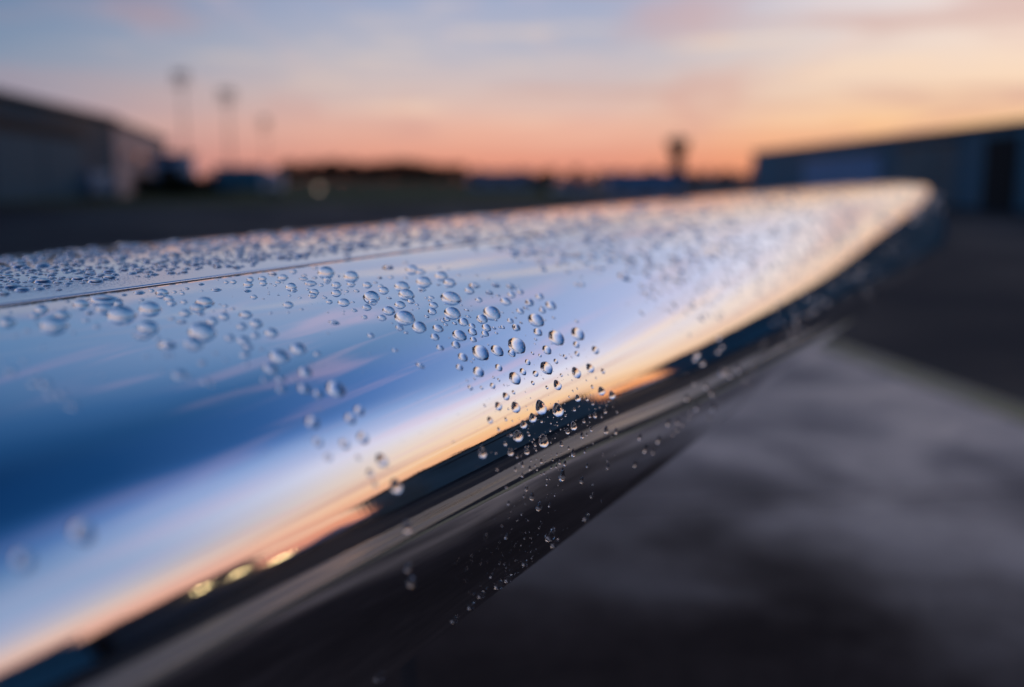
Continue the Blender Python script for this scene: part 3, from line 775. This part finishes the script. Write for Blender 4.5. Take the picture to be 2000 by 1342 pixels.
add(700, 480, S, [(145,560,160),(165,620,90),(95,680,90),(70,790,60),(265,795,90),(340,712,130),(517,785,205),(680,895,145),(465,650,110),(535,530,160),(485,440,150),(590,612,75),(655,655,40),
 (668,697,30),(600,713,25),(345,578,55),(285,490,100),(100,430,95),(250,445,55),(235,350,60,'M'),(190,405,50),(365,345,60),(530,355,50),(335,230,120,'M'),(600,255,130),(690,275,130,'M'),
 (730,390,160),(705,480,90,'M'),(925,325,130),(1020,400,130),(895,430,50,'M'),(990,455,40),(1120,320,50,'M'),(525,180,60),(900,235,50),(1000,255,45),(1035,565,215),(1050,735,170),(840,655,90),
 (825,725,90),(765,783,55),(755,578,35),(815,570,60,'M'),(800,607,45,'M'),(970,652,22),(1150,660,30),(1210,712,50,'M'),(1258,670,20),(1265,722,20),(1240,490,100),(1290,430,110,'M'),(1345,597,75),
 (1320,325,45),(1450,365,45),(1530,430,100,'M'),(1460,515,90,'M'),(1560,550,50),(1490,570,30),(1700,445,100,'M'),(1710,540,85),(1810,510,70),(1780,450,40),(1645,610,110),(1910,625,95),
 (1490,735,180),(1610,742,30),(1380,805,115),(1695,830,70),(1757,800,30),(1815,855,35),(1722,743,25),(988,812,70),(945,835,50),(975,875,48),(912,815,22),
 (873,823,25),(1108,820,55),(1075,862,50),(1172,840,100),(1228,785,50,'M'),(1190,778,20),(1268,888,70),(1430,905,100),(1275,963,90),(1415,983,72),(1375,1012,32),(1283,1048,68),(1515,920,45,'M'),
 (1485,905,20),(1580,908,35),(1610,903,50),(1540,975,35),(1535,828,35),(1762,918,85),(890,925,105),(855,1020,85),(1127,1003,140),(1088,1107,88),(913,1140,75),(1015,1028,22),(460,917,80),
 (415,893,30),(533,972,45),(375,860,30),(140,1003,65),(408,1168,60,'M'),(1365,1195,170),(1548,1172,132),(1768,1117,180),(1710,1200,82),(1165,1245,100),(1450,1105,22),(1285,1265,28),(1262,1295,30),
 (690,1335,75,'M')])
add(1000, 480, S, [(270,812,165),(368,828,30),(210,860,28),(92,722,80),(150,690,50,'M'),(185,705,40),(340,715,75),(335,680,45),(195,630,95),(310,560,85),(435,655,115),(465,798,45),(722,838,48),
 (100,515,60),(48,915,85),(100,855,38),(42,800,30),(290,965,90),(495,1028,165),(735,985,140),(388,1162,98),(717,1105,72),(725,1205,58),(930,1165,85),(265,1045,32),(255,1095,22),(150,1000,15),
 (440,1093,22),(230,1200,38),(312,1225,38),(175,1300,62),(490,1290,55),(590,1240,55),(540,1220,25),(640,1210,18),(665,1243,25),(832,1245,18),(905,1075,20),(940,1082,12),(835,950,20),(595,1043,12),
 (805,1160,18),(1290,645,60),(1505,530,105),(780,430,70),(725,425,65),(770,345,55),(620,280,70,'M'),(710,250,55),(920,240,80),(980,300,55),(1340,375,70),(1280,270,95),(1200,300,75),(1580,395,90),
 (1700,360,110),(1510,265,95),(1760,490,80),(1905,475,60),(1915,635,60),(1675,660,45),(1720,725,45),(1825,695,40),(1815,845,40),(1880,960,45),(1855,770,30),(905,115,105),(1170,145,100),
 (1130,80,100,'M'),(1385,180,80),(1325,80,90),(540,160,90),(425,80,75),(340,210,65),(80,160,70),(30,100,90,'M'),(580,50,70),(320,20,80),(750,120,70),(1090,205,60),(1625,165,80)])
add(880, 640, S, [(100,445,75),(312,495,115),(538,447,78),(718,565,130),(1070,450,140),(808,492,75),(948,515,65),(1403,507,100),(1558,455,85),(1700,487,58),(1193,645,90),(1075,667,38),(917,618,45),
 (1035,570,18),(1235,530,36),(1295,457,18),(1313,528,18),(1355,585,18),(1515,587,25),(1622,562,28),(1535,517,18),(1258,576,10),(825,570,14),(480,555,30),(538,583,38),(268,573,32),(185,590,30),
 (220,670,58),(347,672,42),(470,650,62),(595,640,24),(635,645,20),(703,722,45),(620,770,72),(535,880,76),(727,892,96),(835,718,16),(892,787,16),(1413,680,24),(1580,660,42),(1322,770,24),
 (1420,790,62),(1683,710,76),(1800,755,74),(1523,800,36),(1585,850,36),(1560,747,18),(1760,820,24),(1740,862,24),(1815,882,22),(1662,890,24),(1855,940,38),(1437,873,14),(1380,915,38),
 (1008,897,128),(1198,925,118),(1272,848,14),(1275,930,18),(1281,983,24),(1203,822,14),(1147,1000,14),(1083,997,14),(917,1012,82),(1015,1048,28),(1118,1067,22),(1192,1090,16),(1226,1135,18),
 (1110,1150,22,'T'),(1373,1100,76),(1487,1045,38),(1553,990,36),(1610,980,58),(1550,1052,18),(1527,1090,18),(1685,993,28),(1725,935,44),(1768,1040,22),(1812,1025,28),(1570,1135,48,'T'),
 (1305,1160,50),(1467,1210,56,'T'),(1517,1195,30,'T'),(1735,1150,66,'T'),(1845,1160,56,'T'),(1795,1212,26),(1705,1060,14),(1588,1287,22),(1697,1263,14),(1527,1333,14),(845,880,16),(858,915,16),
 (500,935,18),(440,1035,62),(617,1022,42),(690,1040,24),(538,1135,42),(517,1058,14),(380,868,36),(437,790,16),(400,810,16),(815,1085,72),(865,1125,14),(752,1215,98),(875,1195,34),(675,1195,38),
 (637,1205,18),(610,1295,48),(1038,1270,110),(1118,1278,18),(1165,1230,14),(1162,1305,12),(1235,1300,50),(935,1250,14),(942,1310,32),(865,1325,20),(835,1325,18)])
add(880, 840, S, [(357,265,100,'T'),(505,258,30),(670,250,66),(742,298,34),(850,240,60,'T'),(953,222,26),(1117,222,12),(1318,200,30),(1368,265,65,'T'),(1328,290,18),
 (1498,238,38,'T'),(1527,190,12),(1187,270,26),(1125,275,14),(1140,333,26),(1012,350,38,'T'),(900,340,28),(945,393,26),(1058,347,14),(965,438,28,'T'),(803,390,46,'T'),(765,370,24),(723,440,38,'T'),
 (885,430,40,'T'),(800,505,40,'T'),(518,438,34),(622,635,38,'T'),(1218,360,40),(1275,375,50),(1178,365,14),(1180,408,30),(1123,415,30),(1205,440,14),(1225,440,14),(1045,480,26),(1008,492,20),
 (1245,515,98,'T'),(1075,540,30),(1107,545,20),(1073,605,34),(1200,612,20),(1250,663,12),(1165,725,28),(1200,703,8),(1130,703,8),(1080,713,10),(1075,748,8),(1065,772,8),(1465,565,60,'T'),
 (1523,400,36,'T'),(1590,600,30),(1573,735,42,'T'),(1755,415,52,'T'),(1750,340,30),(1703,278,24),(1828,270,34),(1750,187,18),(847,655,48),(820,735,34),(910,745,66,'T'),(812,778,14),(835,822,18),
 (985,860,76,'T'),(1103,840,40,'T'),(1090,920,12),(648,820,40,'T'),(710,848,20),(677,910,20),(793,938,26),(868,1003,24),(658,973,18),(622,1190,50,'T'),(840,1143,18),(823,1210,20),(905,1205,18),
 (908,1250,16),(990,1090,24),(1018,1042,10),(975,1165,10),(735,1265,10),(722,1290,14),(1110,1180,120,'T'),(1160,1265,95),(1510,975,75),(1590,690,18),(1685,790,30)])
add(850, 1020, S, [(1083,393,30),(1068,327,16),(1128,303,10),(1148,350,10),(1010,325,12),(895,428,18),(957,437,8),(930,450,8),(960,480,14),(980,500,18),(1025,493,16),(1000,455,60),(823,478,10),
 (838,457,8),(745,360,14),(730,562,8),(797,577,10),(800,608,12),(815,630,90),(830,535,10),(705,700,95),(628,597,50,'T'),(510,810,80),(400,935,80),(210,1085,80),(305,1010,12)])
add(0, 650, 4.444, [(10,250,60),(40,340,90),(100,340,100),(300,440,100),(400,450,110),(330,360,70),(450,540,100),(540,540,100),(580,630,100),(640,640,100),(210,250,70),(1270,205,60),(1440,195,60),
 (1490,200,60),(1560,370,110),(1640,390,80),(1400,330,60),(1290,340,40),(1790,430,80),(1850,450,60),(1760,265,60),(1875,180,50),(1960,240,50),(370,130,50),(640,10,40),(900,380,50)])
add(400, 640, 3.73, [(955,450,125),(785,690,95),(825,835,75),(1018,850,75),(1152,805,85),(1125,605,75),(1060,665,80),(900,945,65),(1118,948,50),(1290,970,85),(1205,1060,60),(1240,1145,50),
 (1395,1160,90),(1345,1015,30),(735,325,85),(725,445,85),(825,485,70),(660,380,45),(555,450,65),(435,380,55),(550,375,65),(480,300,100)])
add(0, 0, 1, [(160,1040,46),(45,1095,42),(795,1030,20),(797,1110,16),(803,1137,18),(740,1322,20)])
add(1150, 560, 4.444, [(640,155,45),(665,210,40),(755,190,35),(828,135,50),(945,165,60),(925,260,45),(740,300,45),(795,385,45),(875,420,60),(960,420,35),(770,240,30),(1125,445,75),(1155,520,75),
 (1120,562,75),(935,590,85),(915,630,70),(985,665,75),(1153,745,85),(912,838,60),(1780,195,110),(1675,295,100),(1625,215,100),(1595,310,90),(1780,460,100),(1745,370,100),(845,745,40),
 (1940,110,110),(1930,210,110),(850,965,70),(1050,1130,70),(1130,190,60)])

placed = []      # dict per drop
for (u, v, w, k) in D:
    h = hit(u, v + (0.12 * w if v < 640 else 0))
    if h is None:
        # hanging on the lower silhouette: look a little inward
        for q in range(1, 14):
            h = hit(u - q * 1.2, v - q * 1.5)
            if h: break
    if h is None: continue
    p, n, z = h
    blur = 45 * abs(0.445 / z - 1)
    if u > 1450: w *= .7
    wr = math.sqrt(max(w * w - ((0.6 if u < 1200 else 0.85) * blur) ** 2, ((0.55 if u < 1200 else 0.34) * w) ** 2))
    r = (1.0 if u > 1250 else 1.2 if v < 640 else 1.28) * wr * 0.5 * z / FPX
    placed.append(dict(u=u, v=v, w=w, k=k, p=p, n=n, z=z, r=r))
# overlapping drops would merge: shrink the smaller of two that cross
placed.sort(key=lambda d: -d['r'])
for i, a in enumerate(placed):
    for b in placed[:i]:
        dd = (a['p'] - b['p']).length
        if dd < a['r'] + b['r'] and a['r'] < b['r'] * 1.01:
            a['r'] = max(min(a['r'], dd - b['r'] * 0.9), a['r'] * .55)

def frame(n, spin=0.0):
    up = Vector((0, 0, 1)); y = up - n * up.dot(n)
    if y.length < 0.25:
        y = Vector((0, 1, 0)) - n * n.y
    y.normalize(); x = y.cross(n).normalized()
    if spin:
        c, s = math.cos(spin), math.sin(spin); x, y = x * c + y * s, y * c - x * s
    return Matrix(((x.x, y.x, n.x), (x.y, y.y, n.y), (x.z, y.z, n.z)))

# landmark drops others are described from
ANCH = [(204,581,'wide flat drop touching the seam'),(237,611,'large oval drop below the seam'),(106,631,'large soft drop near the left edge'),(293,600,'banded drop under the seam'),
 (290,641,'soft drop right of the oval one'),(396,650,'biggest soft drop on the left blue'),(400,588,'domed drop riding over another'),(546,697,'soft drop above the violet haze'),
 (480,613,'neat oval drop on clear blue'),(653,759,'lone glossy drop on the deep blue'),(610,823,'soft pearl over the pink streak'),(672,589,'bright drop with twin specks below'),
 (637,530,'big drop at the seam end'),(653,628,'thin flat drop alone on blue'),(725,578,'oval drop left of the doubled one'),(791,617,'widest sharp drop left of centre'),(805,525,'pale merged drops at the top'),
 (881,579,'broad drop high in the centre'),(884,609,'square-shouldered drop under the broad one'),(917,551,'blurred drops above the centre'),(897,656,'drop above the violet band'),(961,609,'tall oval drop right of centre'),(939,689,'large pale drop over the pink haze'),
 (1010,676,'largest sharp drop of all'),(1047,622,'oval drop nearest the top right'),(1087,660,'big tilted drop right of the largest'),(1129,653,'outermost big drop at the right'),
 (1067,719,'big drop with a dark crescent'),(1006,739,'big drop left of the crescent one'),(1125,729,'drop where the orange begins'),(1089,753,'small dark-topped drop above the twins'),
 (1056,797,'left one of the half-lit twins'),(1090,802,'right one of the half-lit twins'),(1174,764,'drop on the dark mirrored roof'),(1012,852,'half-lit drop on the roof line'),
 (1062,862,'tall drop on the teal mirror image'),(1120,832,'drop on the mirrored teal wall'),(943,886,'long hanging drop at the left'),(1184,841,'right drop of the dark side pair'),(1098,930,'lobed drop on the brown streak'),
 (1052,990,'long drop low on the brown'),(1136,938,'slanted drop on the brown streak'),(1074,1046,'large curled drop at the lower edge'),(1145,1010,'glowing drop on the lower rim'),
 (989,1163,'small drop group at the dark edge'),(775,952,'dark-eyed drop in the orange band'),(748,900,'soft drop over the peach band'),(709,856,'faint ring drop on lavender'),
 (1404,686,'soft pearls on the dark right edge'),(1550,605,'large blurred pearls far right'),(1264,573,'lone dark-footed drop far right'),(1160,502,'dark blurred drops upper right'),(100,750,'faint soft drops on far left blue'),
 (350,735,'soft two-tone drop low in the blue'),(160,1040,'faint blurred drop low on the left')]
placed.sort(key=lambda d: -d['w'])
ind = placed[:300]; rest = placed[300:]
for a in ANCH:
    best = min((d for d in ind if 'anchor' not in d), key=lambda d: (d['u'] - a[0]) ** 2 + (d['v'] - a[1]) ** 2)
    best['anchor'] = a
ORD = ['', 'second ', 'third ', 'fourth ', 'fifth ', 'sixth ', 'seventh ', 'eighth ', 'ninth ', 'tenth ', 'eleventh ', 'twelfth ']
anchors = [d for d in ind if 'anchor' in d]
buckets = {}
for d in ind:
    if 'anchor' in d: continue
    a = min(anchors, key=lambda q: (q['u'] - d['u']) ** 2 + (q['v'] - d['v']) ** 2)
    dx, dy = d['u'] - a['u'], d['v'] - a['v']
    dirn = ['right of', 'below and right of', 'below', 'below and left of', 'left of', 'above and left of', 'above', 'above and right of'][int(round(math.atan2(dy, dx) / (math.pi / 4))) % 8]
    buckets.setdefault((id(a), dirn), []).append((math.hypot(dx, dy), d, a))
labels = {}
for (ia, dirn), lst in buckets.items():
    lst.sort(key=lambda q: q[0])
    for k, (dist, d, a) in enumerate(lst):
        size = 'small' if d['w'] < 14 else ('mid-sized' if d['w'] < 24 else 'large')
        labels[id(d)] = '%s%s drop %s the %s' % (ORD[k] if len(lst) > 1 and k else ('nearest ' if len(lst) > 1 else ''), size, dirn, a['anchor'][2])
for d in ind:
    if 'anchor' in d: labels[id(d)] = '%s on the polished wing' % d['anchor'][2]
for i, d in enumerate(ind):
    slope = 1 - d['n'].z       # 0 on top, 1 at the nose
    if d['k'] == 'F': me = FLAT[i % 2]
    elif d['k'] == 'M': me = MERGED[i % 4]
    elif d['k'] == 'T': me = TEARS[i % 3]
    elif slope > .45: me = SAGS[i % 5]
    else: me = BEADS[i % 8]
    o = bpy.data.objects.new('water_drop', me); COL.objects.link(o)
    spin = random.uniform(-.25, .25) if (d['k'] == 'T' or slope > .45) else random.uniform(0, 6.28)
    if d['k'] == 'F': spin = 0
    r = d['r']
    mx = frame(d['n'], spin).to_4x4() @ Matrix.Diagonal((r, r, r * random.uniform(.92, 1.08), 1))
    mx.translation = d['p']
    o.matrix_world = mx
    tag(o, labels[id(d)], 'water drop', 'rain drops beaded on the wing')

# ---- the countless rest, joined
def joined(name, items, nl, ns, hr, label, kinds=('bead',)):
    """items: (p, n, r, kind)"""
    tpl = {}
    for kd in kinds:
        tpl[kd] = [drop_verts(nl, ns, hr * q, kd, s) for s, q in ((1, 1), (2, .9), (3, 1.1), (4, .8))]
    VV, FF, k = [], [], 0
    for i, (p, n, r, kd) in enumerate(items):
        V, Fc = tpl[kd][i % 4]
        Mx = np.array(frame(n, 0 if kd in ('tear', 'sag') else i * 2.4)) * r
        A = np.array(V) @ Mx.T + np.array(p)
        VV.append(A); FF += [tuple(q + k for q in f) for f in Fc]; k += len(V)
    me = bpy.data.meshes.new(name); me.from_pydata(np.concatenate(VV).tolist(), [], FF)
    # outward faces
    bm = bmesh.new(); bm.from_mesh(me); bmesh.ops.recalc_face_normals(bm, faces=bm.faces); bm.to_mesh(me); bm.free()
    me.materials.append(M_WATER); me.polygons.foreach_set('use_smooth', [True] * len(me.polygons))
    o = bpy.data.objects.new(name, me); COL.objects.link(o)
    tag(o, label, 'water drops', kind='stuff')
    return o
items = []
for d in rest:
    kd = {'T': 'tear', 'M': 'merged'}.get(d['k'], 'sag' if 1 - d['n'].z > .62 else 'bead')
    items.append((d['p'], d['n'], d['r'], kd))
joined('small_drops', items, 7, 16, .6, 'small stray beads scattered between the larger drops on the wing', ('bead', 'tear', 'merged', 'sag'))

taken = [(d['p'], d['r']) for d in placed]
TP = np.array([tuple(t_[0]) for t_ in taken]); TR = np.array([t_[1] for t_ in taken])
def scatter(n, region, rfun, sep=0.85):
    global TP, TR
    out = []
    NPt = [TP]; NRr = [TR]
    P_ = list(map(tuple, TP)); R_ = list(TR)
    A = np.zeros((len(P_) + n, 3)); B = np.zeros(len(P_) + n); c = len(P_); A[:c] = P_; B[:c] = R_
    tries = 0
    while len(out) < n and tries < n * 5:
        tries += 1
        u, v = region()
        if u is None: continue
        h = hit(u, v)
        if h is None: continue
        p, nn, z = h; r = rfun(z, u, v)
        dd = np.linalg.norm(A[:c] - np.array(p), axis=1)
        if np.any(dd < (B[:c] + r) * sep): continue
        A[c] = p; B[c] = r; c += 1
        out.append((p, nn, r))
    TP = A[:c].copy(); TR = B[:c].copy()
    return out
BND = np.array([(-40, 582), (0, 572), (300, 536), (620, 500), (700, 490), (800, 474), (900, 474), (1000, 490), (1100, 512), (1200, 520), (1300, 540), (1400, 545), (1500, 520), (1600, 490), (1700, 455), (1850, 400)], float)
TOPB = np.array([(-40, 506), (500, 452), (1000, 405), (1500, 368), (1650, 350), (1760, 350), (1860, 400)], float)
def dense():
    u = random.uniform(-30, 1850); t0 = np.interp(u, TOPB[:, 0], TOPB[:, 1]) - 2; b0 = np.interp(u, BND[:, 0], BND[:, 1])
    b0 += random.gauss(0, 13) if u > 900 else random.gauss(0, 4)
    v = t0 + (b0 - t0) * random.random()
    return u, v
def rd(z, u, v):
    return random.uniform(.0007, .0030 if random.random() < .7 else .0052) * (1.0 + .35 * max(0, min(z, 2.4) - .6))
s1 = scatter(2500, dense, rd, .86)
def sparse():
    u = random.uniform(1250, 1800); b0 = np.interp(u, BND[:, 0], BND[:, 1]); v = b0 + random.random() ** 1.8 * (max(0, 690 - b0) * .55)
    if random.random() > .8: return None, None
    return u, v
s2 = scatter(260, sparse, lambda z, u, v: random.uniform(.0007, .0026), 1.0)
def edge_beads():
    t_ = random.random(); u = 1240 + t_ * 560; v = 905 - t_ * 470 + random.gauss(0, 16) - 8
    return u, v
s3 = scatter(60, edge_beads, lambda z, u, v: random.uniform(.0012, .0036), 1.0)
fieldk = [(p, n, r, random.choice(['bead', 'bead', 'merged'])) for p, n, r in s1] + [(p, n, r, 'bead') for p, n, r in s2 + s3]
joined('dense_drops', fieldk, 4, 12, .40, 'dense crowded rain drops over the far top of the wing', ('bead', 'merged'))
def mistreg():
    a = random.gauss(0, 1); u = 140 + 62 * a; v = 563 - (u - 40) * .085 + random.gauss(0, 7)
    return u, v
s4 = scatter(1500, mistreg, lambda z, u, v: random.uniform(.00010, .00034), 1.1)
def specks():
    q = random.random()
    if q < .25: return random.gauss(1075, 50), random.gauss(840, 45)
    if q < .7: return random.gauss(1010, 60), random.gauss(1090, 50)
    return random.uniform(430, 1180), random.uniform(560, 900)
s5 = scatter(380, specks, lambda z, u, v: random.uniform(.00008, .00030) if random.random() < .85 else random.uniform(.0003, .0006), 1.1)
joined('fine_mist', [(p, n, r, 'bead') for p, n, r in s4 + s5], 3, 7, .55, 'fine mist of tiny beads, thickest beside the seam at the left')
